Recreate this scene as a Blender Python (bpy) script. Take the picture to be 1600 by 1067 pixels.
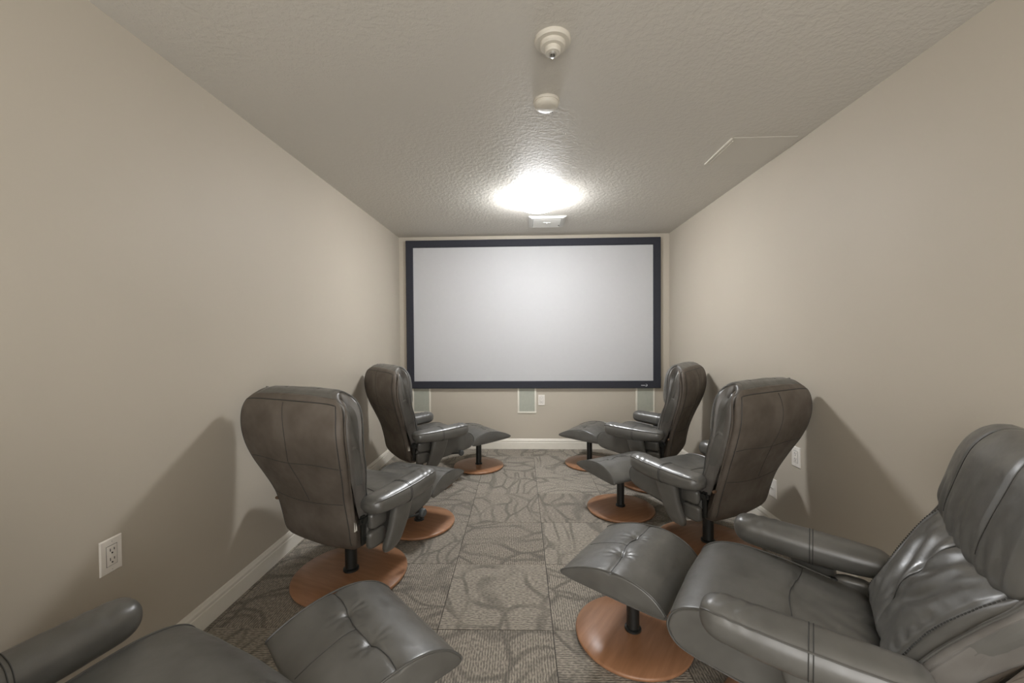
import bpy, bmesh, math, random
from mathutils import Vector, Matrix, noise

random.seed(7)
scene = bpy.context.scene
COL = scene.collection
for o in list(bpy.data.objects):
    bpy.data.objects.remove(o, do_unlink=True)

# ------------------------------------------------------------------ camera
CAM_H = 1.2785
D = 4.4949                # screen wall
XL, XR, H = -1.4286, 1.5737, 2.3843
YB = -1.3                 # room runs on behind the photographer
cam_d = bpy.data.cameras.new('camera')
cam = bpy.data.objects.new('camera', cam_d)
COL.objects.link(cam)
cam_d.sensor_fit = 'HORIZONTAL'
cam_d.sensor_width = 36.0
cam_d.lens = 36.0 * 627.863 / 1600.0
cam_d.clip_start = 0.02
F = Vector((-0.03606523, 0.99921818, -0.01619633))
R = Vector((0.99933005, 0.03595885, -0.00681213))
U = Vector((0.0062244, 0.01643116, 0.99984563))
cam.matrix_world = Matrix(((R.x, U.x, -F.x, 0), (R.y, U.y, -F.y, 0), (R.z, U.z, -F.z, CAM_H), (0, 0, 0, 1)))
scene.camera = cam

# ------------------------------------------------------------------ world: added even fill light, entering where the rear wall is left out
WORLD_STRENGTH = 1.12
LAMP_STRENGTH = 37.0
w = bpy.data.worlds.new('world')
scene.world = w
w.use_nodes = True
bg = w.node_tree.nodes['Background']
bg.inputs[0].default_value = (1.0, 0.98, 0.95, 1)
bg.inputs[1].default_value = WORLD_STRENGTH
scene.view_settings.view_transform = 'Standard'
scene.view_settings.look = 'None'
scene.view_settings.gamma = 1.0
scene.view_settings.use_curve_mapping = False
scene.view_settings.exposure = 1.80
try:
    scene.cycles.max_bounces = 8
    scene.cycles.diffuse_bounces = 4
    scene.cycles.glossy_bounces = 2
except Exception:
    pass


# ------------------------------------------------------------------ material helpers
def srgb(r, g, b):
    def f(c):
        c /= 255.0
        return c / 12.92 if c <= 0.04045 else ((c + 0.055) / 1.055) ** 2.4
    return (f(r), f(g), f(b), 1.0)


class NT:
    def __init__(self, name):
        self.m = bpy.data.materials.new(name)
        self.m.use_nodes = True
        self.t = self.m.node_tree
        self.b = self.t.nodes['Principled BSDF']

    def n(self, typ, **kw):
        nd = self.t.nodes.new(typ)
        for k, v in kw.items():
            if k.startswith('_'):
                setattr(nd, k[1:], v)
            else:
                nd.inputs[k.replace('__', ' ')].default_value = v
        return nd

    def l(self, a, ao, b, bi):
        self.t.links.new(a.outputs[ao], b.inputs[bi])

    def coords(self, out='Object', scale=(1, 1, 1)):
        tc = self.n('ShaderNodeTexCoord')
        mp = self.n('ShaderNodeMapping')
        mp.inputs['Scale'].default_value = scale
        self.l(tc, out, mp, 'Vector')
        return mp

    def ramp(self, src, so, stops):
        r = self.n('ShaderNodeValToRGB')
        e = r.color_ramp.elements
        while len(e) < len(stops):
            e.new(0.5)
        for i, (p, c) in enumerate(stops):
            e[i].position = p
            e[i].color = c if len(c) == 4 else (*c, 1)
        self.l(src, so, r, 'Fac')
        return r

    def bump(self, src, so, strength, dist, chain=None):
        b = self.n('ShaderNodeBump')
        b.inputs['Strength'].default_value = strength
        b.inputs['Distance'].default_value = dist
        self.l(src, so, b, 'Height')
        if chain:
            self.l(chain, 'Normal', b, 'Normal')
        return b


def plain(name, col, rough=0.5, metal=0.0, spec=0.5, var=0.04, scale=30):
    k = NT(name)
    mp = k.coords()
    nz = k.n('ShaderNodeTexNoise', Scale=scale, Detail=3.0)
    k.l(mp, 'Vector', nz, 'Vector')
    a = tuple(c * (1 - var) for c in col[:3])
    b = tuple(min(1, c * (1 + var)) for c in col[:3])
    r = k.ramp(nz, 'Fac', [(0.3, a), (0.7, b)])
    k.l(r, 'Color', k.b, 'Base Color')
    k.b.inputs['Roughness'].default_value = rough
    k.b.inputs['Metallic'].default_value = metal
    k.b.inputs['Specular IOR Level'].default_value = spec
    return k.m


def wall_mat():
    k = NT('beige_wall_paint')
    mp = k.coords()
    nz = k.n('ShaderNodeTexNoise', Scale=1.3, Detail=2.0)
    k.l(mp, 'Vector', nz, 'Vector')
    r = k.ramp(nz, 'Fac', [(0.3, (0.466, 0.421, 0.348)), (0.7, (0.486, 0.439, 0.364))])
    k.l(r, 'Color', k.b, 'Base Color')
    k.b.inputs['Roughness'].default_value = 0.55
    k.b.inputs['Specular IOR Level'].default_value = 0.25
    return k.m


def ceiling_mat():
    k = NT('stippled_ceiling_paint')
    mp = k.coords()
    k.b.inputs['Base Color'].default_value = (0.60, 0.57, 0.515, 1)
    n1 = k.n('ShaderNodeTexNoise', Scale=46.0, Detail=2.5, Roughness=0.6)
    k.l(mp, 'Vector', n1, 'Vector')
    r = k.ramp(n1, 'Fac', [(0.42, (0, 0, 0)), (0.58, (1, 1, 1))])
    b1 = k.bump(r, 'Color', 0.24, 0.004)
    k.l(b1, 'Normal', k.b, 'Normal')
    k.b.inputs['Roughness'].default_value = 0.62
    k.b.inputs['Specular IOR Level'].default_value = 0.26
    return k.m


def carpet_mat():
    k = NT('grey_loop_carpet')
    tc = k.n('ShaderNodeTexCoord')
    oi = k.n('ShaderNodeObjectInfo')
    # every tile is cut from another place of the pattern
    mul = k.n('ShaderNodeVectorMath', _operation='SCALE')
    cmb = k.n('ShaderNodeCombineXYZ', X=11.0, Y=37.0, Z=5.0)
    k.l(cmb, 'Vector', mul, 0)
    k.l(oi, 'Random', mul, 'Scale')
    add = k.n('ShaderNodeVectorMath', _operation='ADD')
    k.l(tc, 'Object', add, 0)
    k.l(mul, 'Vector', add, 1)
    # swirling leaf-like outlines
    wob = k.n('ShaderNodeTexNoise', Scale=2.6, Detail=0.5)
    k.l(add, 'Vector', wob, 'Vector')
    ws = k.n('ShaderNodeVectorMath', _operation='SCALE')
    ws.inputs['Scale'].default_value = 0.42
    k.l(wob, 'Color', ws, 0)
    p2 = k.n('ShaderNodeVectorMath', _operation='ADD')
    k.l(add, 'Vector', p2, 0)
    k.l(ws, 'Vector', p2, 1)
    mp = k.n('ShaderNodeMapping')
    mp.inputs['Scale'].default_value = (3.4, 6.2, 1.0)
    mp.inputs['Rotation'].default_value = (0, 0, 0.5)
    k.l(p2, 'Vector', mp, 'Vector')
    vo = k.n('ShaderNodeTexVoronoi', Scale=1.0, _feature='DISTANCE_TO_EDGE', _voronoi_dimensions='2D')
    k.l(mp, 'Vector', vo, 'Vector')
    lines = k.ramp(vo, 'Distance', [(0.0, (1, 1, 1)), (0.04, (0.85, 0.85, 0.85)), (0.085, (0, 0, 0))])
    wv = k.n('ShaderNodeTexWave', Scale=1.7, Distortion=5.0, Detail=0.5, _wave_type='RINGS')
    wv.inputs['Detail Scale'].default_value = 1.3
    k.l(p2, 'Vector', wv, 'Vector')
    rings = k.ramp(wv, 'Fac', [(0.0, (0.8, 0.8, 0.8)), (0.10, (0, 0, 0))])
    mx = k.n('ShaderNodeMath', _operation='MAXIMUM')
    k.l(lines, 'Color', mx, 0)
    k.l(rings, 'Color', mx, 1)
    msk = k.n('ShaderNodeTexNoise', Scale=5.0, Detail=1.0)
    k.l(add, 'Vector', msk, 'Vector')
    mr = k.ramp(msk, 'Fac', [(0.34, (0.35, 0.35, 0.35)), (0.52, (1, 1, 1))])
    mm = k.n('ShaderNodeMath', _operation='MULTIPLY')
    k.l(mx, 'Value', mm, 0)
    k.l(mr, 'Color', mm, 1)
    # loops: rows of short stitches along the tile
    smp = k.n('ShaderNodeMapping')
    smp.inputs['Scale'].default_value = (170.0, 60.0, 1.0)
    k.l(tc, 'Object', smp, 'Vector')
    st = k.n('ShaderNodeTexNoise', Scale=1.0, Detail=1.5, _noise_dimensions='2D')
    k.l(smp, 'Vector', st, 'Vector')
    rib = k.n('ShaderNodeTexWave', Scale=29.0, Distortion=0.6, Detail=1.0, _wave_type='BANDS', _bands_direction='X')
    rib.inputs['Detail Scale'].default_value = 8.0
    k.l(tc, 'Object', rib, 'Vector')
    rm = k.n('ShaderNodeMath', _operation='MULTIPLY')
    rm.inputs[1].default_value = 0.30
    k.l(rib, 'Fac', rm, 0)
    ra = k.n('ShaderNodeMath', _operation='ADD')
    k.l(rm, 'Value', ra, 0)
    k.l(st, 'Fac', ra, 1)
    str_ = k.ramp(ra, 'Value', [(0.46, (0, 0, 0)), (0.84, (1, 1, 1))])
    # base tone, a little different from tile to tile
    tone = k.n('ShaderNodeMix', _data_type='RGBA')
    tone.inputs['A'].default_value = (0.265, 0.237, 0.200, 1)
    tone.inputs['B'].default_value = (0.325, 0.294, 0.250, 1)
    k.l(oi, 'Random', tone, 'Factor')
    stm = k.n('ShaderNodeMix', _data_type='RGBA', _blend_type='MULTIPLY')
    stm.inputs['Factor'].default_value = 0.60
    k.l(tone, 'Result', stm, 'A')
    sr = k.n('ShaderNodeMix', _data_type='RGBA')
    sr.inputs['A'].default_value = (0.28, 0.28, 0.29, 1)
    sr.inputs['B'].default_value = (1.35, 1.33, 1.28, 1)
    k.l(str_, 'Color', sr, 'Factor')
    k.l(sr, 'Result', stm, 'B')
    out = k.n('ShaderNodeMix', _data_type='RGBA')
    out.inputs['B'].default_value = (0.085, 0.078, 0.068, 1)
    k.l(stm, 'Result', out, 'A')
    fm = k.n('ShaderNodeMath', _operation='MULTIPLY')
    fm.inputs[1].default_value = 0.56
    k.l(mm, 'Value', fm, 0)
    k.l(fm, 'Value', out, 'Factor')
    k.l(out, 'Result', k.b, 'Base Color')
    bp = k.bump(str_, 'Color', 0.5, 0.003)
    k.l(bp, 'Normal', k.b, 'Normal')
    k.b.inputs['Roughness'].default_value = 0.95
    k.b.inputs['Specular IOR Level'].default_value = 0.1
    return k.m


def leather(name, c1, c2, c3, rough, spec=0.5, grain=0.06):
    k = NT(name)
    mp = k.coords()
    n1 = k.n('ShaderNodeTexNoise', Scale=5.0, Detail=3.0, Roughness=0.6)
    k.l(mp, 'Vector', n1, 'Vector')
    r = k.ramp(n1, 'Fac', [(0.30, c1), (0.5, c2), (0.72, c3)])
    k.l(r, 'Color', k.b, 'Base Color')
    n2 = k.n('ShaderNodeTexNoise', Scale=26.0, Detail=3.0)
    k.l(mp, 'Vector', n2, 'Vector')
    b2 = k.bump(n2, 'Fac', 0.14 + grain * .3, 0.004)
    k.l(b2, 'Normal', k.b, 'Normal')
    rr = k.ramp(n2, 'Fac', [(0.3, (rough - 0.06,) * 3), (0.7, (rough + 0.08,) * 3)])
    k.l(rr, 'Color', k.b, 'Roughness')
    k.b.inputs['Specular IOR Level'].default_value = spec
    return k.m


def wood_mat():
    k = NT('cherry_wood_veneer')
    mp = k.coords(scale=(3.0, 26.0, 3.0))
    n1 = k.n('ShaderNodeTexNoise', Scale=1.6, Detail=5.0, Roughness=0.55)
    k.l(mp, 'Vector', n1, 'Vector')
    r = k.ramp(n1, 'Fac', [(0.25, (0.24, 0.115, 0.056)), (0.55, (0.315, 0.155, 0.080)), (0.8, (0.38, 0.195, 0.105))])
    k.l(r, 'Color', k.b, 'Base Color')
    k.b.inputs['Roughness'].default_value = 0.33
    k.b.inputs['Specular IOR Level'].default_value = 0.5
    return k.m


def lamp_mat():
    k = NT('glowing_frosted_glass')
    k.b.inputs['Base Color'].default_value = (0.9, 0.9, 0.88, 1)
    k.b.inputs['Emission Color'].default_value = (0.98, 1.0, 1.03, 1)
    k.b.inputs['Emission Strength'].default_value = LAMP_STRENGTH
    return k.m


M = {
    'wall': wall_mat(),
    'ceiling': ceiling_mat(),
    'carpet': carpet_mat(),
    'leather': leather('grey_glossy_leather', (0.072, 0.069, 0.061), (0.097, 0.094, 0.085), (0.127, 0.123, 0.113), 0.34, 0.95, 0.05),
    'suede': leather('brown_grey_rear_leather', (0.085, 0.070, 0.056), (0.118, 0.098, 0.080), (0.158, 0.136, 0.116), 0.60, 0.3),
    'gusset': leather('brown_grey_gusset_leather', (0.088, 0.080, 0.071), (0.118, 0.109, 0.098), (0.155, 0.146, 0.134), 0.44, 0.6),
    'seam': plain('dark_seam_thread', (0.035, 0.035, 0.033, 1), 0.6),
    'piping': plain('grey_leather_piping', (0.075, 0.073, 0.067, 1), 0.34, spec=0.8),
    'wood': wood_mat(),
    'black': plain('black_lacquered_steel', (0.012, 0.013, 0.012, 1), 0.38),
    'rubber': plain('dark_rubber_knob', (0.05, 0.055, 0.055, 1), 0.55),
    'brass': plain('brown_lever_tip', (0.12, 0.07, 0.04, 1), 0.5),
    'white_trim': plain('white_trim_paint', (0.72, 0.68, 0.60, 1), 0.4, var=0.02),
    'white_plastic': plain('white_plastic', (0.78, 0.74, 0.68, 1), 0.35, var=0.01),
    'ceil_plastic': plain('off_white_plastic', (0.63, 0.59, 0.51, 1), 0.4, var=0.01),
    'dark_slot': plain('dark_slot', (0.02, 0.02, 0.02, 1), 0.7),
    'chrome': plain('chrome', (0.7, 0.7, 0.68, 1), 0.2, 1.0),
    'velvet': plain('black_velvet_frame', (0.036, 0.037, 0.046, 1), 0.85, spec=0.2),
    'screen': plain('white_screen_vinyl', (0.49, 0.49, 0.495, 1), 0.85, spec=0.1, var=0.008),
    'grille': plain('sage_grille_cloth', (0.40, 0.41, 0.35, 1), 0.9, spec=0.1),
    'grille_frame': plain('white_grille_frame', (0.74, 0.71, 0.62, 1), 0.45, var=0.01),
    'vent': plain('white_vent_enamel', (0.66, 0.65, 0.61, 1), 0.4, var=0.01),
    'print': plain('silver_print', (0.75, 0.75, 0.78, 1), 0.5),
    'lamp': lamp_mat(),
    'ceil_panel': plain('ceiling_panel_paint', (0.60, 0.57, 0.51, 1), 0.6, var=0.01),
    'tag': plain('white_cloth_tag', (0.7, 0.68, 0.62, 1), 0.8),
}


# ------------------------------------------------------------------ mesh helpers
def link(name, verts, faces, mat, parent=None, smooth=True, sharp=35, loc=None):
    me = bpy.data.meshes.new(name)
    me.from_pydata([tuple(v) for v in verts], [], faces)
    bm = bmesh.new()
    bm.from_mesh(me)
    bmesh.ops.recalc_face_normals(bm, faces=bm.faces)
    bm.to_mesh(me)
    bm.free()
    if smooth:
        me.polygons.foreach_set('use_smooth', [True] * len(me.polygons))
        if sharp:
            me.set_sharp_from_angle(angle=math.radians(sharp))
    me.materials.append(M[mat])
    me.update()
    o = bpy.data.objects.new(name, me)
    COL.objects.link(o)
    if parent is not None:
        o.parent = parent
    if loc is not None:
        o.location = loc
    return o


class MB:
    """collects shapes that belong to ONE part"""
    def __init__(self):
        self.v, self.f = [], []

    def add(self, vs, fs):
        k = len(self.v)
        self.v += [Vector(p) for p in vs]
        self.f += [tuple(i + k for i in q) for q in fs]

    def box(self, x0, x1, y0, y1, z0, z1, b=0.0):
        if b <= 0:
            vs = [(x, y, z) for z in (z0, z1) for y in (y0, y1) for x in (x0, x1)]
            self.add(vs, [(0, 2, 3, 1), (4, 5, 7, 6), (0, 1, 5, 4), (2, 6, 7, 3), (0, 4, 6, 2), (1, 3, 7, 5)])
            return
        bm = bmesh.new()
        bmesh.ops.create_cube(bm, size=1)
        for v in bm.verts:
            v.co = Vector(((x0 + x1) / 2 + v.co.x * (x1 - x0), (y0 + y1) / 2 + v.co.y * (y1 - y0), (z0 + z1) / 2 + v.co.z * (z1 - z0)))
        bmesh.ops.bevel(bm, geom=bm.edges[:], offset=b, segments=2, profile=0.6, affect='EDGES')
        bm.verts.index_update()
        self.add([v.co.copy() for v in bm.verts], [tuple(v.index for v in f.verts) for f in bm.faces])
        bm.free()

    def rings(self, rings, cap0=True, cap1=True, closed=True):
        n = len(rings[0])
        vs = [p for r in rings for p in r]
        fs = []
        for i in range(len(rings) - 1):
            for j in range(n if closed else n - 1):
                a, b = i * n + j, i * n + (j + 1) % n
                fs.append((a, b, b + n, a + n))
        for flag, i in ((cap0, 0), (cap1, len(rings) - 1)):
            if flag:
                c = sum((Vector(p) for p in rings[i]), Vector()) / n
                vs.append(c)
                ci = len(vs) - 1
                for j in range(n):
                    fs.append((ci, i * n + j, i * n + (j + 1) % n))
        self.add(vs, fs)

    def lathe(self, prof, n=40, c=(0, 0, 0), axis='z'):
        rs = []
        for r, z in prof:
            ring = []
            for k in range(n):
                a = 2 * math.pi * k / n
                p = (r * math.cos(a), r * math.sin(a), z)
                if axis == 'x':
                    p = (p[2], p[0], p[1])
                elif axis == 'y':
                    p = (p[0], p[2], p[1])
                ring.append(Vector(p) + Vector(c))
            rs.append(ring)
        self.rings(rs)

    def tube(self, pts, r, n=6, closed=False, cap=True):
        pts = [Vector(p) for p in pts]
        rs = []
        m = len(pts)
        up = None
        for i, p in enumerate(pts):
            if closed:
                t = pts[(i + 1) % m] - pts[i - 1]
            else:
                t = pts[min(i + 1, m - 1)] - pts[max(i - 1, 0)]
            if t.length < 1e-9:
                t = Vector((0, 0, 1))
            t.normalize()
            if up is None:
                up = t.orthogonal().normalized()
            s = up - t * up.dot(t)
            up = (s if s.length > 1e-6 else t.orthogonal()).normalized()
            b = t.cross(up)
            rr = r(i / (m - 1)) if callable(r) else r
            rs.append([p + (up * math.cos(2 * math.pi * k / n) + b * math.sin(2 * math.pi * k / n)) * rr for k in range(n)])
        if closed:
            rs.append(rs[0])
            self.rings(rs, False, False)
        else:
            self.rings(rs, cap, cap)

    def build(self, name, mat, parent=None, smooth=True, sharp=35, loc=None):
        return link(name, self.v, self.f, mat, parent, smooth, sharp, loc)


def tag(o, label=None, cat=None, group=None, kind=None):
    if label:
        o['label'] = label
    if cat:
        o['category'] = cat
    if group:
        o['group'] = group
    if kind:
        o['kind'] = kind
    return o


def empty(name, loc=(0, 0, 0), rz=0.0):
    o = bpy.data.objects.new(name, None)
    COL.objects.link(o)
    o.empty_display_size = 0.05
    o.location = loc
    o.rotation_euler = (0, 0, rz)
    return o


def copy_tree(o, parent=None):
    c = o.copy()
    COL.objects.link(c)
    c.parent = parent
    for ch in list(o.children):
        copy_tree(ch, c)
    return c


def spl(pts, n):
    """Catmull-Rom through tuples, n samples in all"""
    P = [pts[0]] + list(pts) + [pts[-1]]
    out = []
    for i in range(n):
        u = i / (n - 1) * (len(pts) - 1)
        k = min(int(u), len(pts) - 2)
        t = u - k
        a, b, c, d = P[k], P[k + 1], P[k + 2], P[k + 3]
        out.append(tuple(0.5 * ((2 * b[j]) + (c[j] - a[j]) * t + (2 * a[j] - 5 * b[j] + 4 * c[j] - d[j]) * t * t
                                + (3 * b[j] - a[j] - 3 * c[j] + d[j]) * t ** 3) for j in range(len(b))))
    return out


def closed_spl(pts, n):
    m = len(pts)
    out = []
    for i in range(n):
        u = i / n * m
        k = int(u)
        t = u - k
        a, b, c, d = pts[(k - 1) % m], pts[k % m], pts[(k + 1) % m], pts[(k + 2) % m]
        out.append(tuple(0.5 * ((2 * b[j]) + (c[j] - a[j]) * t + (2 * a[j] - 5 * b[j] + 4 * c[j] - d[j]) * t * t
                                + (3 * b[j] - a[j] - 3 * c[j] + d[j]) * t ** 3) for j in range(len(b))))
    return out


def gauss(d, s):
    return math.exp(-(d / s) ** 2)


def spow(c, e):
    return math.copysign(abs(c) ** e, c)


# ================================================================== the room
def slab(name, x0, x1, y0, y1, z0, z1, mat):
    m = MB()
    m.box(x0, x1, y0, y1, z0, z1)
    return tag(m.build(name, mat, smooth=False), kind='structure')


slab('wall_left', XL - 0.12, XL, YB, D + 0.12, -0.05, H, 'wall')
slab('wall_right', XR, XR + 0.12, YB, D + 0.12, -0.05, H, 'wall')
slab('wall_far', XL, XR, D, D + 0.12, -0.05, H, 'wall')
slab('ceiling', XL - 0.12, XR + 0.12, YB, D + 0.12, H, H + 0.1, 'ceiling')
floor = slab('floor', XL, XR, YB, D, -0.05, -0.006, 'dark_slot')

# carpet tiles, half-metre squares laid in quarter turns, clipped to the room
TY, TX0, TY0, TS = 0.0153, 0.0989, 2.2242, 0.5


def clip_poly(poly, ax, lim, keep_less):
    out = []
    for i in range(len(poly)):
        a, b = poly[i], poly[(i + 1) % len(poly)]
        ia = (a[ax] <= lim) == keep_less
        ib = (b[ax] <= lim) == keep_less
        if ia:
            out.append(a)
        if ia != ib:
            t = (lim - a[ax]) / (b[ax] - a[ax])
            out.append(tuple(a[k] + (b[k] - a[k]) * t for k in (0, 1)))
    return out


ct, st = math.cos(TY), math.sin(TY)
rt = random.Random(11)
QT = {(-1, -1): 1, (-1, 0): 0, (0, 0): 1, (0, -1): 0, (-1, -2): 0, (0, -2): 1, (-1, 1): 1, (0, 1): 1, (-2, 0): 1, (-2, -1): 0}
for i in range(-5, 5):
    for j in range(-9, 6):
        g = 0.0012
        c = (TX0 + ct * TS * (i + .5) - st * TS * (j + .5), TY0 + st * TS * (i + .5) + ct * TS * (j + .5))
        h = TS / 2 - g
        poly = [(c[0] + ct * a * h - st * b * h, c[1] + st * a * h + ct * b * h) for a, b in ((-1, -1), (1, -1), (1, 1), (-1, 1))]
        for ax, lim, kl in ((0, XL + .001, False), (0, XR - .001, True), (1, YB, False), (1, D - .001, True)):
            if poly:
                poly = clip_poly(poly, ax, lim, kl)
        if len(poly) < 3:
            continue
        q = QT.get((i, j), rt.randrange(2)) + 2 * rt.randrange(2)
        ang = TY + q * math.pi / 2
        ca, sa = math.cos(ang), math.sin(ang)
        loc = [((x - c[0]) * ca + (y - c[1]) * sa, -(x - c[0]) * sa + (y - c[1]) * ca) for x, y in poly]
        cx = sum(p[0] for p in loc) / len(loc)
        cy = sum(p[1] for p in loc) / len(loc)

        def inset(p, d):
            vx, vy = cx - p[0], cy - p[1]
            L = math.hypot(vx, vy) or 1
            return (p[0] + vx / L * d, p[1] + vy / L * d)
        n = len(loc)
        vs = [(x, y, -0.006) for x, y in loc] + [(x, y, -0.0015) for x, y in loc] + [(*inset(p, .003), 0.0) for p in loc]
        fs = [(k, (k + 1) % n, n + (k + 1) % n, n + k) for k in range(n)] + [(n + k, n + (k + 1) % n, 2 * n + (k + 1) % n, 2 * n + k) for k in range(n)]
        fs += [tuple(range(2 * n, 3 * n)), tuple(range(n))[::-1]]
        o = link('carpet_tile', vs, fs, 'carpet', floor, smooth=False)
        o.location = (c[0], c[1], 0)
        o.rotation_euler = (0, 0, ang)

# baseboards: flat board, groove, bead on top
BP = [(0, 0), (.013, 0), (.013, .074), (.010, .078), (.010, .083), (.0125, .086), (.0125, .094), (.009, .100), (.006, .110), (.003, .114), (0, .114)]


def baseboard(name, a, b, nrm):
    m = MB()
    a, b, nrm = Vector(a), Vector(b), Vector(nrm)
    m.rings([[p + nrm * (q[0] + .0003) + Vector((0, 0, q[1] + .0002)) for q in BP] for p in (a, b)])
    return tag(m.build(name, 'white_trim', smooth=False), kind='structure')


baseboard('baseboard_left', (XL, YB, 0), (XL, D - .014, 0), (1, 0, 0))
baseboard('baseboard_right', (XR, YB, 0), (XR, D - .014, 0), (-1, 0, 0))
baseboard('baseboard_far', (XL, D, 0), (XR, D, 0), (0, -1, 0))

# ================================================================== projection screen
SX, SZ, SW, SH = 0.0645, 0.7645, 2.657, 1.494
scr = empty('projection_screen', (SX, D, 0.684))
tag(scr, 'large fixed white projection screen with wide black velvet frame on the far wall', 'projection screen')
m = MB()
m.box(-SW / 2 - .02, SW / 2 + .02, -.020, -.012, SZ - .684 - .02, SZ - .684 + SH + .02)
m.build('screen_fabric', 'screen', scr, smooth=False)
fw, y0, y1 = .081, -.034, -.003
zb, zt = SZ - .684 - fw, SZ - .684 + SH + fw
xa, xb = -SW / 2 - fw, SW / 2 + fw


def frame_bar(pts):
    """mitred bar, slightly bevelled towards the picture; pts = outer a, outer b, inner b, inner a"""
    mm = MB()
    oa, ob, ib, ia = [Vector((p[0], 0, p[1])) for p in pts]
    prof = [(0, y1), (0, y0 + .004), (.06, y0), (.9, y0), (1.0, y0 + .012), (1.0, y1)]
    mm.rings([[o + (i - o) * t + Vector((0, y, 0)) for t, y in prof] for o, i in ((oa, ia), (ob, ib))])
    return mm.build('frame_bar', 'velvet', scr, smooth=False)


O = [(xa, zb), (xb, zb), (xb, zt), (xa, zt)]
I = [(xa + fw, zb + fw), (xb - fw, zb + fw), (xb - fw, zt - fw), (xa + fw, zt - fw)]
bars = [frame_bar((O[k], O[(k + 1) % 4], I[(k + 1) % 4], I[k])) for k in range(4)]
# small silver maker's mark on the lower bar: a row of tiny letters and a swoosh
m = MB()
lx, lz = 1.262 - SX, .712 - .684 + .003
for k in range(4):
    x = lx + k * .0105
    m.lathe([(.0028, 0), (.0047, 0), (.0047, -.0006), (.0028, -.0006), (.0028, 0)], 12, (x, y0 - .0002, lz), 'y')
    m.box(x + .0030, x + .0046, y0 - .0008, y0 - .0002, lz - .0048, lz + .0042)
arc = [(lx + .050 + .011 * math.cos(a), y0 - .0005, lz + .003 + .011 * math.sin(a)) for a in [math.radians(q) for q in range(-150, 61, 14)]]
m.tube(arc, lambda t: .0012 + .0030 * math.sin(math.pi * min(1, t * 1.05)), 6)
m.tube([(lx + .047, y0 - .0005, lz + .017), (lx + .050, y0 - .0005, lz + .006)], .0012, 6)
tag(m.build('maker_mark', 'print', bars[0], smooth=False), 'tiny silver maker logo')

# ================================================================== in-wall speakers under the screen
for cx, lab in ((-1.189, 'in-wall speaker with sage cloth grille, under the screen behind the left far recliner'),
                (0.0005, 'in-wall speaker with sage cloth grille, under the middle of the screen beside the outlet'),
                (1.3105, 'in-wall speaker with sage cloth grille, under the screen behind the right far recliner')):
    s = tag(empty('wall_speaker', (cx, D, .402)), lab, 'speaker', 'in-wall speakers under the screen')
    hw, hh, t = .105, .31, .019
    m = MB()
    m.box(-hw + t, hw - t, -.0045, -.001, t, hh - t)
    m.build('grille_cloth', 'grille', s, smooth=False)
    m = MB()
    for (a, b, c_, d_) in ((-hw, hw, 0, t), (-hw, hw, hh - t, hh), (-hw, -hw + t, t, hh - t), (hw - t, hw, t, hh - t)):
        m.box(a, b, -.0075, -.0005, c_, d_, .0015)
    m.build('grille_frame', 'grille_frame', s)


# ================================================================== outlets
def outlet(loc, rz, label, decora=True):
    r = tag(empty('wall_outlet', loc, rz), label, 'outlet', 'wall outlets')
    # local: x along the wall, -y into the room, z up (origin = plate centre, on the wall)
    m = MB()
    w2, h2 = .0365, .0585
    m.rings([[(a * w2 * s, y, b * h2 * s2) for a, b in ((-1, -1), (1, -1), (1, 1), (-1, 1))] for s, s2, y in ((1, 1, -.0004), (1, 1, -.0035), (.93, .955, -.0062))], True, True)
    m.build('cover_plate', 'white_plastic', r, smooth=False)
    m = MB()
    m.box(-.0168, .0168, -.0082, -.006, -.0335, .0335, .0012)
    ins = m.build('receptacle', 'white_plastic', r)
    m = MB()
    for x0, x1, z0, z1 in ((-.0185, .0185, .0336, .0348), (-.0185, .0185, -.0348, -.0336), (-.0185, -.0172, -.0336, .0336), (.0172, .0185, -.0336, .0336)):
        m.box(x0, x1, -.0065, -.006, z0, z1)
    m.build('receptacle_gap', 'dark_slot', r, smooth=False)
    for zc in (.016, -.016):
        m = MB()
        m.box(-.0078, -.0054, -.0086, -.008, zc - .001, zc + .009)
        m.box(.0054, .0078, -.0086, -.008, zc + .000, zc + .008)
        m.lathe([(.0028, -.0086), (.0028, -.008)], 10, (0, 0, zc - .0075), 'y')
        m.build('socket_slots', 'dark_slot', ins, smooth=False)
    for zc in (.0475, -.0475):
        m = MB()
        m.lathe([(.0030, -.006), (.0030, -.0070), (.002, -.0074)], 12, (0, 0, zc), 'y')
        sc = m.build('screw', 'white_plastic', r)
        m = MB()
        m.box(-.0022, .0022, -.0077, -.0073, zc - .0004, zc + .0004)
        m.build('screw_slot', 'dark_slot', sc, smooth=False)
    return r


outlet((XL, 1.3125, .5355), -math.pi / 2 + math.pi, 'white duplex outlet on the left wall above the near recliner', True)
outlet((XR, 2.395, .556), math.pi / 2 + math.pi, 'white duplex outlet on the right wall, half hidden by the right middle recliner')
outlet((.163, D, .5485), 0, 'white duplex outlet on the far wall below the screen')
# low blank cable plate on the right wall, half hidden by the middle recliner
r = tag(empty('cable_plate', (XR, 2.615, .29), math.pi / 2 + math.pi), 'small low white cable plate on the right wall behind the middle recliner', 'wall plate')
m = MB()
m.rings([[(a * .0365 * s, y, b * .0585 * s2) for a, b in ((-1, -1), (1, -1), (1, 1), (-1, 1))] for s, s2, y in ((1, 1, -.0004), (1, 1, -.0035), (.93, .955, -.0062))])
m.build('cover_plate', 'white_plastic', r, smooth=False)
m = MB()
m.lathe([(.006, -.006), (.006, -.009), (.004, -.016), (.0, -.016)], 14, (0, 0, 0), 'y')
m.build('cable_jack', 'chrome', r)

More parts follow.
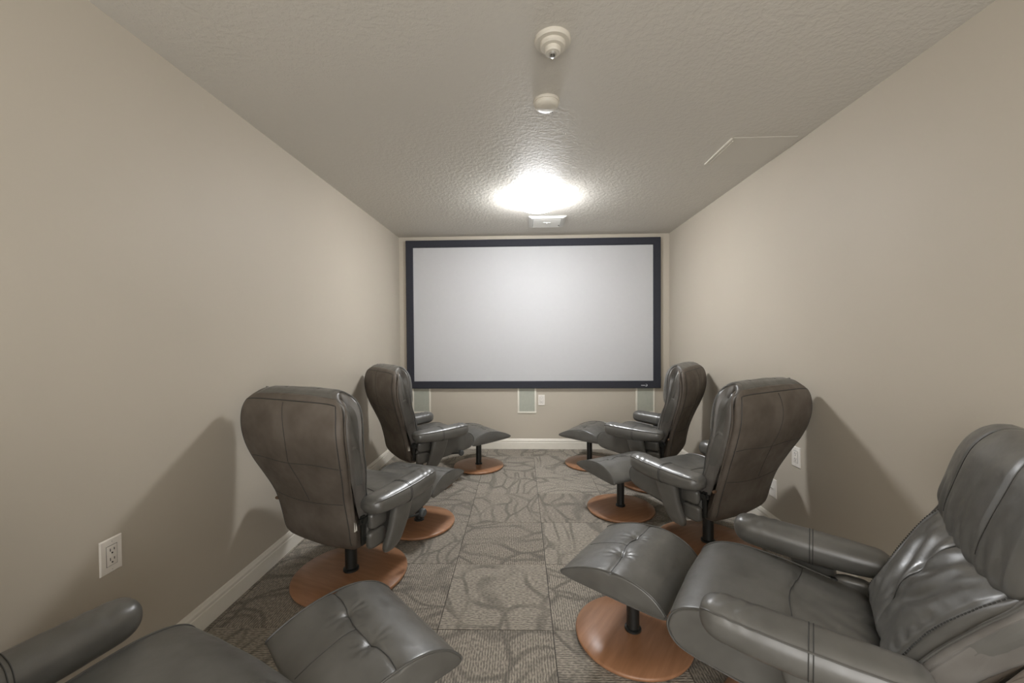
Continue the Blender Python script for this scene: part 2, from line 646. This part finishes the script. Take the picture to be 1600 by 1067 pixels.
# ================================================================== ceiling things
LX, LY = .097, 3.285
lamp = tag(empty('ceiling_light', (LX, LY, H)), 'round flush ceiling light with glowing frosted glass bowl before the screen', 'ceiling light')
m = MB()
m.lathe([(.0, -.0005), (.150, -.0005), (.150, -.016), (.146, -.020), (.0, -.020)], 48)
m.build('mounting_pan', 'white_plastic', lamp)
m = MB()
prof = [(.0, -.0215), (.168, -.0215), (.170, -.026)] + [(.170 * math.cos(a), -.026 - .082 * math.sin(a)) for a in [math.radians(q) for q in range(8, 90, 8)]] + [(.0, -.108)]
m.lathe(prof, 48)
m.build('glass_bowl', 'lamp', lamp, sharp=60)
for a in (93 + 180, 32, 148):
    a = math.radians(a)
    x, y = .172 * math.cos(a), .172 * math.sin(a)
    m = MB()
    m.tube([(x * .9, y * .9, -.012), (x * 1.015, y * 1.015, -.014), (x * 1.015, y * 1.015, -.034)], .004, 8)
    m.lathe([(.0, -.048), (.006, -.045), (.008, -.040), (.006, -.035), (.0, -.033)], 12, (x * 1.015, y * 1.015, 0))
    m.build('glass_clip', 'chrome', lamp)

det = tag(empty('heat_detector', (.105, 1.53, H)), 'stepped cream ceiling heat detector nearest the camera', 'detector')
m = MB()
m.lathe([(.0, -.0005), (.068, -.0005), (.068, -.010), (.063, -.016), (.050, -.017), (0, -.017)], 48)
m.build('mounting_ring', 'ceil_plastic', det)
m = MB()
m.lathe([(.0, -.016), (.048, -.016), (.048, -.027), (.043, -.032), (.031, -.033), (0, -.033)], 48)
m.build('housing', 'ceil_plastic', det)
m = MB()
m.lathe([(.0, -.032), (.030, -.032), (.030, -.046), (.026, -.051), (.018, -.052), (0, -.052)], 36)
m.build('sensor_cup', 'ceil_plastic', det)
m = MB()
m.lathe([(.0, -.051), (.015, -.051), (.014, -.060), (.009, -.064), (0, -.065)], 24)
tag(m.build('sensor_tip', 'chrome', det), 'shiny metal tip')

det = tag(empty('smoke_detector', (.101, 1.925, H)), 'smooth white domed ceiling detector between heat detector and light', 'detector')
m = MB()
m.lathe([(.0, -.0005), (.062, -.0005), (.063, -.008), (.061, -.012), (0, -.012)], 48)
m.build('base_ring', 'ceil_plastic', det)
m = MB()
m.lathe([(.0, -.011), (.058, -.011), (.058, -.020), (.054, -.028), (.044, -.034), (.025, -.037), (0, -.038)], 48)
cov = m.build('domed_cover', 'ceil_plastic', det, sharp=60)
for x, y in ((-.022, .045), (.030, .040)):
    m = MB()
    m.lathe([(0, -.0305), (.0035, -.030), (.0035, -.026), (0, -.025)], 10, (x, y, -.002))
    m.build('indicator', 'dark_slot', cov)

ven = tag(empty('ceiling_vent', (.2045, 3.955, H)), 'white square ceiling air vent between light and screen', 'vent')
VW, VD = .177, .187
m = MB()
m.rings([[(a * x, b * y, z) for a, b in ((-1, -1), (1, -1), (1, 1), (-1, 1))] for x, y, z in
         ((VW, VD, -.0005), (VW, VD, -.004), (VW - .03, VD - .03, -.016), (VW - .04, VD - .04, -.016), (VW - .043, VD - .043, -.004))], False, False)
m.build('vent_frame', 'vent', ven, smooth=False)
m = MB()
m.box(-VW + .043, VW - .043, -VD + .043, VD - .043, -.005, -.0015)
m.build('duct_opening', 'rubber', ven, smooth=False)
for k in range(7):
    y = -VD + .060 + k * (2 * VD - .12) / 6
    m = MB()
    m.rings([[(x, y + a, z) for a, z in ((-.014, -.006), (-.012, -.005), (.016, -.017), (.014, -.018))] for x in (-VW + .044, VW - .044)])
    m.build('louver', 'vent', ven, smooth=False)
m = MB()
m.box(-.035, .035, -.035, -.028, -.022, -.016, .002)
m.tube([(.0, -.03, -.02), (.0, -.03, -.03)], .004, 8)
m.build('damper_lever', 'vent', ven)
m = MB()
m.lathe([(0, -.020), (.006, -.018), (.006, -.014), (0, -.013)], 10, (VW - .055, .09, 0))
m.build('screw', 'dark_slot', ven)

hat = tag(empty('access_panel', (1.353, 2.505, H)), 'flush square access panel in the ceiling against the right wall', 'access panel')
PW, PD = .178, .172
m = MB()
m.box(-PW, PW, -PD, PD, -.004, -.0005)
m.build('panel_board', 'ceil_panel', hat, smooth=False)
for (a, b, c_, d_) in ((-PW - .012, -PW - .001, -PD, PD), (-PW + .010, -PW + .016, -PD + .03, PD - .02), (-PW, PW, -PD - .006, -PD - .001)):
    m = MB()
    m.box(a, b, c_, d_, -.008 if b < 0 else -.0042, -.0005, .001)
    m.build('trim_strip', 'white_trim' if b < 0 else 'ceil_panel', hat)

# ================================================================== recliner
GROUP_C = 'grey leather swivel recliners'
GROUP_O = 'grey leather footstools'


def disc_base(root, rad, name='base'):
    m = MB()
    m.lathe([(0, .0015), (rad - .012, .0015), (rad - .004, .006), (rad, .014), (rad - .001, .019), (rad - .006, .023),
             (rad * .6, .027), (rad * .25, .030), (0, .031)], 64)
    return m.build(name, 'wood', root, sharp=50)


def wr(x, y, z, s=1.0):
    return noise.noise(Vector((x, y, z)) * s)


def pillow_x(prof, hw, nx, npr, edge=.022, disp=None, edge_in=.82):
    """a cushion: closed side profile (y,z) swept along x, softly rounded at both ends"""
    P = closed_spl(prof, npr)
    cy = sum(p[0] for p in P) / npr
    cz = sum(p[1] for p in P) / npr
    xs = []
    k = 5
    for i in range(k):
        t = i / k * math.pi / 2
        xs.append((-hw + edge * (1 - math.sin(t)) * 0 - 0 + edge * (1 - math.cos(math.pi / 2 - t)) * 0, t))
    st_ = []
    for i in range(k + 1):          # rounded rim
        t = i / k * math.pi / 2
        st_.append((-hw + edge * (1 - math.cos(t)) * 0 + edge * (1 - math.cos(t)), math.sin(t)))
    inner = [(-hw + edge + (2 * hw - 2 * edge) * i / nx, 1.0) for i in range(1, nx)]
    st_ = st_ + inner + [(-x, s) for x, s in reversed(st_)]
    rings = []
    for x, s in st_:
        ring = []
        for (y, z) in P:
            vy, vz = y - cy, z - cz
            L = math.hypot(vy, vz) or 1
            d = edge * .75 * (1 - s)
            yy, zz = y - vy / L * d, z - vz / L * d
            p = Vector((x, yy, zz))
            if disp:
                p = disp(p, Vector((0, vy / L, vz / L)), s)
            ring.append(p)
        rings.append(ring)
    return rings, P


def drape(obj_rings, pts, direction, off=.0005):
    """drop points onto a cushion surface along a direction"""
    from mathutils.bvhtree import BVHTree
    t = BVHTree.FromPolygons([tuple(v) for v in obj_rings.v], obj_rings.f)
    d = Vector(direction).normalized()
    out = []
    for p in pts:
        hit = t.ray_cast(Vector(p) - d * .5, d)
        if hit[0] is not None:
            out.append(hit[0] - d * off)
    return out


# ---- footstool ---------------------------------------------------------------
OT_PROF = [(.214, .316), (.150, .350), (.07, .374), (-.02, .383), (-.09, .375), (-.150, .351), (-.190, .318), (-.204, .294),
           (-.180, .284), (-.10, .285), (.0, .289), (.10, .295), (.18, .301)]
OT_HW = .235
OT_SEAM_Y = .012


def ot_disp(p, nrm, s):
    if nrm.z > .12:
        x, y = p.x, p.y
        d = 0
        for tx in (-.085, .085):
            r = math.hypot(x - tx, y - OT_SEAM_Y - .008)
            d += .010 * gauss(r, .014) + .006 * gauss(r, .045)
            an = math.atan2(y - OT_SEAM_Y, x - tx)
            d += .0016 * gauss(r - .035, .025) * math.sin(an * 9)
        sy = OT_SEAM_Y + .010 * math.cos(x * 18)
        d += .0045 * gauss(y - sy, .005) + .003 * gauss(y - sy, .022)
        if y > OT_SEAM_Y:
            d += .0018 * gauss(x, .005)
        d -= .007 * (1 - (x / OT_HW) ** 2) * min(1, nrm.z * 1.5)
        d += .0015 * wr(x, y, 0, 14)
        p = p - nrm * d
    elif s > .99:
        p = p
    return p


def make_ottoman():
    root = empty('footstool')
    disc_base(root, .240)
    m = MB()
    m.tube([(0, 0, .03), (0, 0, .292)], .0265, 24)
    col = m.build('column', 'black', root)
    m = MB()
    m.lathe([(.026, .030), (.034, .030), (.034, .038), (.027, .042)], 28)
    m.build('collar', 'black', col)
    rings, P = pillow_x(OT_PROF, OT_HW, 84, 120, .012, ot_disp)
    mc = MB()
    mc.rings(rings)
    cu = mc.build('cushion', 'leather', root, sharp=None)
    for s in (-1, 1):
        m = MB()
        m.tube([(s * (OT_HW - .004), y, z) for y, z in P], .0034, 6, True)
        m.build('piping', 'piping', cu)
    pts = [(x, OT_SEAM_Y + .010 * math.cos(x * 18), .4) for x in [-OT_HW + .008 + (2 * OT_HW - .016) * k / 60 for k in range(61)]]
    m = MB()
    m.tube(drape(mc, pts, (0, 0, -1)), .0015, 5)
    m.build('cross_seam', 'seam', cu)
    pts = [(0, OT_SEAM_Y + .010 + (.185 - OT_SEAM_Y) * k / 23, .4) for k in range(24)]
    m = MB()
    m.tube(drape(mc, pts, (0, 0, -1), .0003), .0010, 5)
    m.build('short_seam', 'seam', cu)
    for tx in (-.085, .085):
        p = drape(mc, [(tx, OT_SEAM_Y + .008, .4)], (0, 0, -1), 0)[0]
        m = MB()
        m.lathe([(0, .002), (.004, .0016), (.0052, 0), (.003, -.002)], 10, p)
        m.build('tuft_button', 'piping', cu)
    return root


# ---- chair ------------------------------------------------------------------
HWT = [(.24, .205), (.27, .222), (.30, .230), (.36, .236), (.45, .239), (.51, .244), (.56, .256), (.62, .277), (.70, .303), (.77, .318), (.84, .323),
       (.92, .322), (.96, .316), (.99, .303), (1.01, .286), (1.025, .262), (1.04, .230)]


def hwz(z):
    if z <= HWT[0][0]:
        return HWT[0][1]
    for (z0, w0), (z1, w1) in zip(HWT, HWT[1:]):
        if z <= z1:
            t = (z - z0) / (z1 - z0)
            return w0 + (w1 - w0) * t
    return HWT[-1][1]


def smooth_hwz(z):
    return (hwz(z - .02) + 2 * hwz(z) + hwz(z + .02)) / 4


SHELL = [(-.130, .258), (-.178, .268), (-.207, .315), (-.222, .40), (-.243, .50), (-.280, .61), (-.318, .71), (-.342, .80), (-.350, .88), (-.341, .95),
         (-.322, .995), (-.298, 1.012), (-.280, .995), (-.290, .94), (-.300, .88), (-.294, .80), (-.268, .70), (-.233, .60), (-.198, .50), (-.178, .42),
         (-.155, .34), (-.122, .295)]
LUMBAR = [(-.220, .785), (-.190, .735), (-.158, .66), (-.126, .57), (-.100, .48), (-.084, .42), (-.092, .385), (-.130, .375), (-.172, .41), (-.205, .50),
          (-.245, .61), (-.282, .71), (-.290, .775), (-.245, .805)]
BODY = [(-.312, .996), (-.290, 1.026), (-.258, 1.035), (-.232, 1.018), (-.217, .975), (-.211, .91), (-.211, .85), (-.208, .79), (-.194, .73), (-.168, .66), (-.141, .57),
        (-.116, .48), (-.101, .42), (-.110, .385), (-.140, .375), (-.172, .41), (-.205, .50), (-.245, .61), (-.282, .71), (-.302, .80), (-.308, .88), (-.304, .95)]
HEAD = [(-.312, .998), (-.288, 1.030), (-.252, 1.040), (-.217, 1.022), (-.195, .975), (-.185, .915), (-.180, .85), (-.180, .79), (-.190, .745), (-.216, .730),
        (-.250, .760), (-.285, .82), (-.305, .90)]


def sweep(prof, npr, nx, disp, edge, grow=0.0):
    """closed side profile (y,z) swept across the back, its width following hwz(z)"""
    P = closed_spl(prof, npr)
    # outward profile normals
    area = sum(P[i][0] * P[(i + 1) % npr][1] - P[(i + 1) % npr][0] * P[i][1] for i in range(npr))
    sg = 1 if area > 0 else -1
    N = []
    for i in range(npr):
        ty, tz = P[(i + 1) % npr][0] - P[i - 1][0], P[(i + 1) % npr][1] - P[i - 1][1]
        L = math.hypot(ty, tz) or 1
        N.append((sg * tz / L, -sg * ty / L))
    k = 6
    st_ = []
    for i in range(k + 1):
        t = i / k * math.pi / 2
        st_.append((-1, edge * (1 - math.sin(t)) * 0 + edge * (1 - math.cos(t)), edge * (1 - math.sin(t))))
    rings = []
    seq = [('e', -1, a, b) for _, a, b in st_] + [('m', -1 + 2 * i / nx, 0, 0) for i in range(1, nx)] + [('e', 1, a, b) for _, a, b in reversed(st_)]
    for kind, fx, ins, off in seq:
        ring = []
        for (y, z), (ny, nz) in zip(P, N):
            hw = smooth_hwz(z) + grow
            if kind == 'e':
                x = fx * (hw - ins)
            else:
                x = fx * (hw - edge)
            p = Vector((x, y - ny * off, z - nz * off))
            f = x / hw
            if disp:
                p = disp(p, f, Vector((0, ny, nz)), off)
            ring.append(p)
        rings.append(ring)
    return rings, P, N


SEAT_PROF = [(.398, .352), (.385, .402), (.335, .436), (.25, .450), (.12, .440), (0, .418), (-.10, .400), (-.140, .36), (-.13, .295),
             (-.06, .262), (.08, .266), (.25, .285), (.36, .305)]
SEAT_HW = .249
SEAT_SEAM = .075


def seat_disp(p, nrm, s):
    if nrm.z > .1:
        x, y = p.x, p.y
        d = .005 * gauss(y - SEAT_SEAM - .015 * math.cos(x * 13), .006) + .004 * gauss(y - SEAT_SEAM, .03)
        d -= .010 * (1 - (x / SEAT_HW) ** 2) * (1 if y > SEAT_SEAM else .5)
        if y < SEAT_SEAM:
            w_ = min(1, (SEAT_SEAM - y) * 12)
            d += .0045 * wr(x * 16 + y * 9, y * 3, 1.7) * w_
            d += .0032 * math.sin((abs(x - .05) * 70 + y * 40) + 3 * wr(x, y, 3, 6)) * w_ * max(0, .4 + wr(x, y, 8, 9))
        d += .002 * wr(x, y, 4, 11)
        p = p - nrm * d
    return p


ARM_Y0, ARM_L = -.190, .478


def arm_ring(t, side, n=40):
    """t 0 rear .. 1 front"""
    y = ARM_Y0 + ARM_L * t
    d = min(t, 1 - t) * ARM_L
    rad = .060 if t > .5 else .045
    e = 1.0
    if d < rad:
        e = max(0.0, 1 - (1 - d / rad) ** 2.3) ** (1 / 2.3)
    hw = (.058 + .011 * math.sin(math.pi * t ** .8)) * (.10 + .90 * e if e > 0 else 0)
    top = .546 - .020 * (1 - t) ** 1.5
    bot = .451 - .020 * math.sin(math.pi * min(1, t * .9 + .05))
    mid = bot + (top - bot) * .50
    cx = side * (.316 - .022 * (1 - t) ** 2)
    ring = []
    for j in range(n):
        a = 2 * math.pi * j / n
        ca, sa = math.cos(a), math.sin(a)
        up = (top - mid) if sa > 0 else (mid - bot)
        x = cx + hw * spow(ca, 2 / 2.8)
        z = mid + up * e ** .9 * spow(sa, 2 / 2.4)
        ww = .0020 * math.sin(y * 160 + 3 * math.sin(x * 40)) * max(0, sa) * gauss(t - .82, .14) * e + .0012 * wr(x, y, z, 18) * e
        ring.append(Vector((x, y, z + ww)))
    return ring


def make_chair():
    root = empty('recliner')
    disc_base(root, .292)
    m = MB()
    m.tube([(0, 0, .03), (0, 0, .255)], .031, 28)
    col = m.build('column', 'black', root)
    m = MB()
    m.lathe([(.030, .030), (.040, .030), (.040, .040), (.032, .045)], 28)
    m.build('collar', 'black', col)
    # mechanism plate and hinge brackets under the seat
    m = MB()
    m.box(-.17, .17, -.10, .14, .240, .275, .006)
    m.build('mechanism_plate', 'black', root)
    for s in (-1, 1):
        m = MB()
        m.box(s * .247 - .006, s * .247 + .006, -.19, -.02, .395, .420, .003)
        m.box(s * .244 - .005, s * .244 + .005, -.175, -.150, .29, .43, .003)
        m.lathe([(0, s * .008), (.014, s * .008), (.014, -s * .008), (0, -s * .008)], 16, (s * .254, -.165, .408), 'x')
        m.build('hinge_bracket', 'black', root)
    # seat
    rings, P = pillow_x(SEAT_PROF, SEAT_HW, 80, 130, .016, seat_disp)
    mc = MB()
    mc.rings(rings)
    seat = mc.build('seat_cushion', 'leather', root, sharp=None)
    for s in (-1, 1):
        m = MB()
        m.tube([(s * (SEAT_HW - .005), y, z) for y, z in P], .0034, 6, True)
        m.build('piping', 'piping', seat)
    pts = [(x, SEAT_SEAM + .015 * math.cos(x * 13), .4) for x in [-SEAT_HW + .01 + (2 * SEAT_HW - .02) * k / 50 for k in range(51)]]
    m = MB()
    m.tube(drape(mc, pts, (0, 0, -1)), .0014, 5)
    m.build('seat_seam', 'seam', seat)
    # padded side covers between back and arm panels, with a dark seam between upper and lower pad
    for s in (-1, 1):
        for z0, z1, dy in ((.258, .345, -.010), (.349, .432, 0)):
            m = MB()
            rs = []
            for t in range(13):
                v = t / 12
                z = z0 + (z1 - z0) * v
                e = min(1.0, min(v, 1 - v) / .25)
                e = .55 + .45 * math.sqrt(max(0, 1 - (1 - e) ** 2))
                ring = []
                for j in range(20):
                    a = 2 * math.pi * j / 20
                    ring.append(Vector((s * .258 + .022 * e * spow(math.cos(a), .6), -.085 + dy + .055 * e * spow(math.sin(a), .6), z)))
                rs.append(ring)
            m.rings(rs)
            m.build('side_cover', 'leather', root, sharp=None)
    # arms and their hanging panels
    for s in (1, -1):
        ts = [0.0, .002, .006, .012, .02, .032, .046, .062, .08] + [.1 + .76 * k / 44 for k in range(45)] + [.885, .905, .925, .942, .957, .970, .981, .989, .995, .998, 1.0]
        rings = [arm_ring(t, s) for t in ts]
        m = MB()
        m.rings(rings)
        arm = m.build('armrest', 'leather', root, sharp=None)
        m = MB()
        jo = 4 if s > 0 else 16
        m.tube([r[jo] + Vector((s * .0008, 0, .0006)) for r in rings[4:-3]], .003, 6)
        m.build('piping', 'piping', arm)
        for dt in (-.010, .010):
            rr = arm_ring(.47 + dt, s)
            c = sum(rr, Vector()) / len(rr)
            m = MB()
            m.tube([p + (p - c).normalized() * .0006 for p in rr], .0014, 5, True)
            m.build('double_stitch', 'seam', arm)
        m = MB()
        rs = []
        for t in range(26):
            u = t / 25
            z = .470 - .265 * u
            cyy = .036 - .075 * u ** 1.5
            hy = .072 - .018 * u
            hx = .029 - .006 * u
            cx = s * (.316 - .030 * u ** 2)
            if t >= 21:
                q = (t - 20) / 5
                sc = math.sqrt(max(0, 1 - q * q)) * .98 + .02
                hy *= sc
                hx *= sc
            ring = []
            for j in range(28):
                a = 2 * math.pi * j / 28
                ring.append(Vector((cx + hx * spow(math.cos(a), .62), cyy + hy * spow(math.sin(a), .62), z)))
            rs.append(ring)
        m.rings(rs)
        m.build('arm_panel', 'leather', root, sharp=None)

    # backrest: rear shell
    def shell_disp(p, f, n, off):
        if n.y < -.3 and off == 0:
            p = p + n * (.016 * (1 - f * f) + .003 * wr(p.x, p.z, .3, 7))
        return p
    rings, P, N = sweep(SHELL, 132, 48, shell_disp, .020)
    msh = MB()
    msh.rings(rings)
    shell = msh.build('back_shell', 'suede', root, sharp=None)

    def rear_line(pts, nm, r=.0014, mat='seam'):
        mm = MB()
        mm.tube(drape(msh, [(x, -.3, z) for x, z in pts], (0, 1, 0), .0004), r, 5)
        mm.build(nm, mat, shell)
    # seam round the rear panel, a finger in from the edge
    loop = []
    zs = [.30 + .68 * k / 50 for k in range(51)]
    L_ = [(-(smooth_hwz(z) - .017), z) for z in zs]
    topz = [(-(smooth_hwz(.98) - .017) * math.cos(math.pi * k / 24), .98 + .018 * math.sin(math.pi * k / 24) ** .6) for k in range(1, 24)]
    rear_line(L_ + topz + [(-x, z) for x, z in L_[::-1]], 'edge_seam', .0022)
    rear_line([(-.295 + .59 * k / 30, .712 + .004 * math.sin(k * .35)) for k in range(31)], 'rear_seam')
    rear_line([(-.222 + .444 * k / 30, .515 - .014 * (1 - (k / 15 - 1) ** 2)) for k in range(31)], 'rear_seam')
    rear_line([(-.01 + .02 * math.sin(k / 9), .715 + .275 * k / 30) for k in range(31)], 'rear_seam')
    rear_line([(-.01 + .035 * k / 30, .712 - .20 * k / 30) for k in range(31)], 'rear_seam')
    m = MB()
    px_ = hwz(.395)
    m.box(px_ - .004, px_ + .0016, -.205, -.190, .370, .415)
    tag(m.build('care_tag', 'tag', shell, smooth=False), 'small white care tag')

    # padded body of the back: its side gussets run from the top down to the arms
    def body_disp(p, f, n, off):
        if abs(f) > .93:
            z, y = p.z, p.y
            w_ = gauss(z - .70, .12) + .7 * gauss(z - .48, .07)
            p = p + Vector((math.copysign(.0034 * math.sin(z * 120 + y * 95 + 2.5 * wr(0, y, z, 10)) * w_ * max(0, wr(3, y, z, 8) + .45), f), 0, 0))
        return p
    rings, P, N = sweep(BODY, 150, 30, body_disp, .014, -.001)
    mb = MB()
    mb.rings(rings)
    body = mb.build('back_cushion', 'gusset', root, sharp=None)
    edge_p = [(y, z) for y, z in P if (z > .40 and y > -.285 + .0 * z and not (y < -.20 and z < .98))]
    front = [q for q in edge_p if q[1] <= 1.03]
    k0 = max(range(len(P)), key=lambda i: P[i][1])
    run = []
    i = k0
    while P[i][1] > .40 and len(run) < 150:
        run.append(P[i])
        i = (i + 1) % len(P)
    if run[min(20, len(run) - 1)][0] < run[0][0]:
        run = []
        i = k0
        while P[i][1] > .40 and len(run) < 150:
            run.append(P[i])
            i = i - 1
    for s in (-1, 1):
        m = MB()
        m.tube([(s * (smooth_hwz(z) - .005), y + .001, z) for y, z in run], .0032, 6)
        m.build('piping', 'piping', body)

    # lumbar cushion
    def lum_disp(p, f, n, off):
        x, z = p.x, p.z
        if n.y > .2 and off < .012:
            v = (z - .40) / .38
            b = .020 * math.sin(math.pi * min(1, max(0, v))) ** .7 * (1 - .8 * f * f)
            b -= .006 * gauss(x - .012 * math.sin(z * 12), .009)
            b -= .005 * gauss(abs(f) - .87, .022)
            a = abs(x) * 52 - z * 44 + 2.6 * wr(x, z, 2, 7)
            amp = max(0, .55 + 1.2 * wr(x, z, 9, 6))
            ss = math.sin(a)
            b += .0085 * (ss if ss < 0 else ss * .5) * amp * (1 - f ** 4)
            b += .0040 * math.sin(abs(x) * 95 - z * 30 + 3 * wr(x, z, 6, 6)) * max(0, wr(x, z, 12, 8) + .1) * (1 - f ** 4)
            b += .0026 * math.sin(z * 170 + 1.5 * math.sin(x * 30)) * gauss(abs(f) - .74, .10) * max(.2, 1 - v)
            b += .003 * wr(x, z, 5, 9)
            fade = min(1.0, max(0.0, (.765 - z) / .085))
            p = p + n * (b * fade * fade * (3 - 2 * fade) - .006 * (1 - fade)) * (1 if off == 0 else .3)
        elif abs(f) > .9:
            p = p + Vector((math.copysign(.0028 * math.sin(z * 150 + p.y * 60 + 2 * wr(0, p.y, z, 12)), f), 0, 0)) * max(0, wr(1, p.y, z, 7) + .35)
        return p
    rings, P, N = sweep(LUMBAR, 130, 90, lum_disp, .022, -.012)
    ml = MB()
    ml.rings(rings)
    lum = ml.build('lumbar_cushion', 'leather', root, sharp=None)
    m = MB()
    m.tube(drape(ml, [(.012 * math.sin(z * 12), -.1, z) for z in [.42 + .33 * k / 40 for k in range(41)]], (0, -1, 0)), .0015, 5)
    m.build('centre_seam', 'seam', lum)
    for s in (-1, 1):
        pts = drape(ml, [(s * .87 * hwz(z), -.1, z) for z in [.41 + .34 * k / 44 for k in range(45)]], (0, -1, 0), .0008)
        m = MB()
        for k in range(len(pts) - 1):
            m.tube([pts[k] + (pts[k + 1] - pts[k]) * .1, pts[k] + (pts[k + 1] - pts[k]) * .72], .0020, 5)
        m.build('saddle_stitch', 'seam', lum)

    # headrest cushion, wrapped over the top
    def head_disp(p, f, n, off):
        x, z = p.x, p.z
        if n.y > .0 and off < .02:
            b = .020 * (1 - abs(f) ** 3) * max(0, n.y)
            b -= .006 * gauss(abs(f) - .46, .022)
            b += .003 * wr(x, z, 7, 9)
            b += .0045 * math.sin(abs(x) * 90 + 10 * z + 2 * wr(x, z, 1, 8)) * gauss(z - .765, .05) * max(0, n.y)
            p = p + n * b * (1 if off == 0 else .4)
            # lower edge dips towards the middle
            if z < .85:
                p.z -= .022 * (1 - f * f) * (.85 - z) / .1
        return p
    rings, P, N = sweep(HEAD, 110, 64, head_disp, .034, -.010)
    mh = MB()
    mh.rings(rings)
    head = mh.build('headrest_cushion', 'leather', root, sharp=None)
    for s in (-1, 1):
        m = MB()
        m.tube(drape(mh, [(s * .46 * hwz(z), -.1, z) for z in [.755 + .265 * k / 34 for k in range(35)]], (0, -1, 0)), .0014, 5)
        m.build('headrest_seam', 'seam', head)
        # piping along the side gusset
        q = [(y, z) for y, z in P if y > -.215 and z > .75]
        q.sort(key=lambda a: -a[1])
    # levers
    m = MB()
    m.tube([(.16, .10, .262), (.27, .20, .285), (.285, .235, .285)], .0055, 8)
    lev = m.build('lever', 'black', root)
    m = MB()
    m.lathe([(0, .016), (.018, .014), (.024, .006), (.024, -.006), (.018, -.014), (0, -.016)], 24, (.288, .245, .285), 'x')
    m.build('knob', 'rubber', lev)
    m = MB()
    m.tube([(-.225, -.205, .455), (-.262, -.215, .458)], .005, 8)
    m.lathe([(0, -.016), (.008, -.014), (.008, 0), (0, .002)], 12, (-.258, -.215, .458), 'x')
    tag(m.build('recline_knob', 'brass', root), 'small brown recline knob')
    return root


def heading(d):
    return -math.radians(d)


CH = [
    ((-0.946, 2.1), 21.5, 2, 'grey leather swivel recliner seen from behind, middle of the left row'),
    ((-0.948, 0.715), 24, 6, 'grey leather recliner nearest the camera at bottom left, mostly cut off by the frame'),
    ((-0.931, 3.428), 49.7, 1, 'grey leather recliner at the far left, next to the screen wall'),
    ((0.908, 1.25), -55.4, 13, 'grey leather recliner nearest the camera on the right, seat and front visible'),
    ((1.085, 2.44), -29.5, 5, 'grey leather swivel recliner seen from behind, middle of the right row'),
    ((1.078, 3.49), -54, 1, 'grey leather recliner at the far right, next to the screen wall'),
]
OT = [
    ((-.737, 2.686), 18, 'grey leather footstool in front of the left middle recliner, half hidden by its arm'),
    ((-.512, 1.215), 224, 'large grey leather footstool at bottom left, nearest the camera'),
    ((-.471, 3.874), 52, 'grey leather footstool in front of the far left recliner'),
    ((.443, 1.700), -55, 'grey leather footstool before the near right recliner, wooden disc base in full view'),
    ((.678, 2.938), -29, 'grey leather footstool in front of the right middle recliner'),
    ((.613, 3.965), -58, 'grey leather footstool in front of the far right recliner'),
]
proto_c = make_chair()
proto_o = make_ottoman()
chairs = []
for k, (p, hd, rec, lab) in enumerate(CH):
    o = proto_c if k == 0 else copy_tree(proto_c)
    for ch in o.children:      # how far this chair's back leans, about its hinge
        if rec and ch.name.split('.')[0] in ('back_shell', 'back_cushion', 'lumbar_cushion', 'headrest_cushion', 'recline_knob'):
            piv = Vector((0, -.15, .38))
            ch.rotation_euler = (math.radians(rec), 0, 0)
            ch.location = piv - Matrix.Rotation(math.radians(rec), 3, 'X') @ piv + Vector((0, -.002, .001)) * rec
    o.location = (p[0], p[1], 0)
    o.rotation_euler = (0, 0, heading(hd))
    tag(o, lab, 'recliner', GROUP_C)
for k, (p, hd, lab) in enumerate(OT):
    o = proto_o if k == 0 else copy_tree(proto_o)
    o.location = (p[0], p[1], 0)
    o.rotation_euler = (0, 0, heading(hd))
    tag(o, lab, 'footstool', GROUP_O)
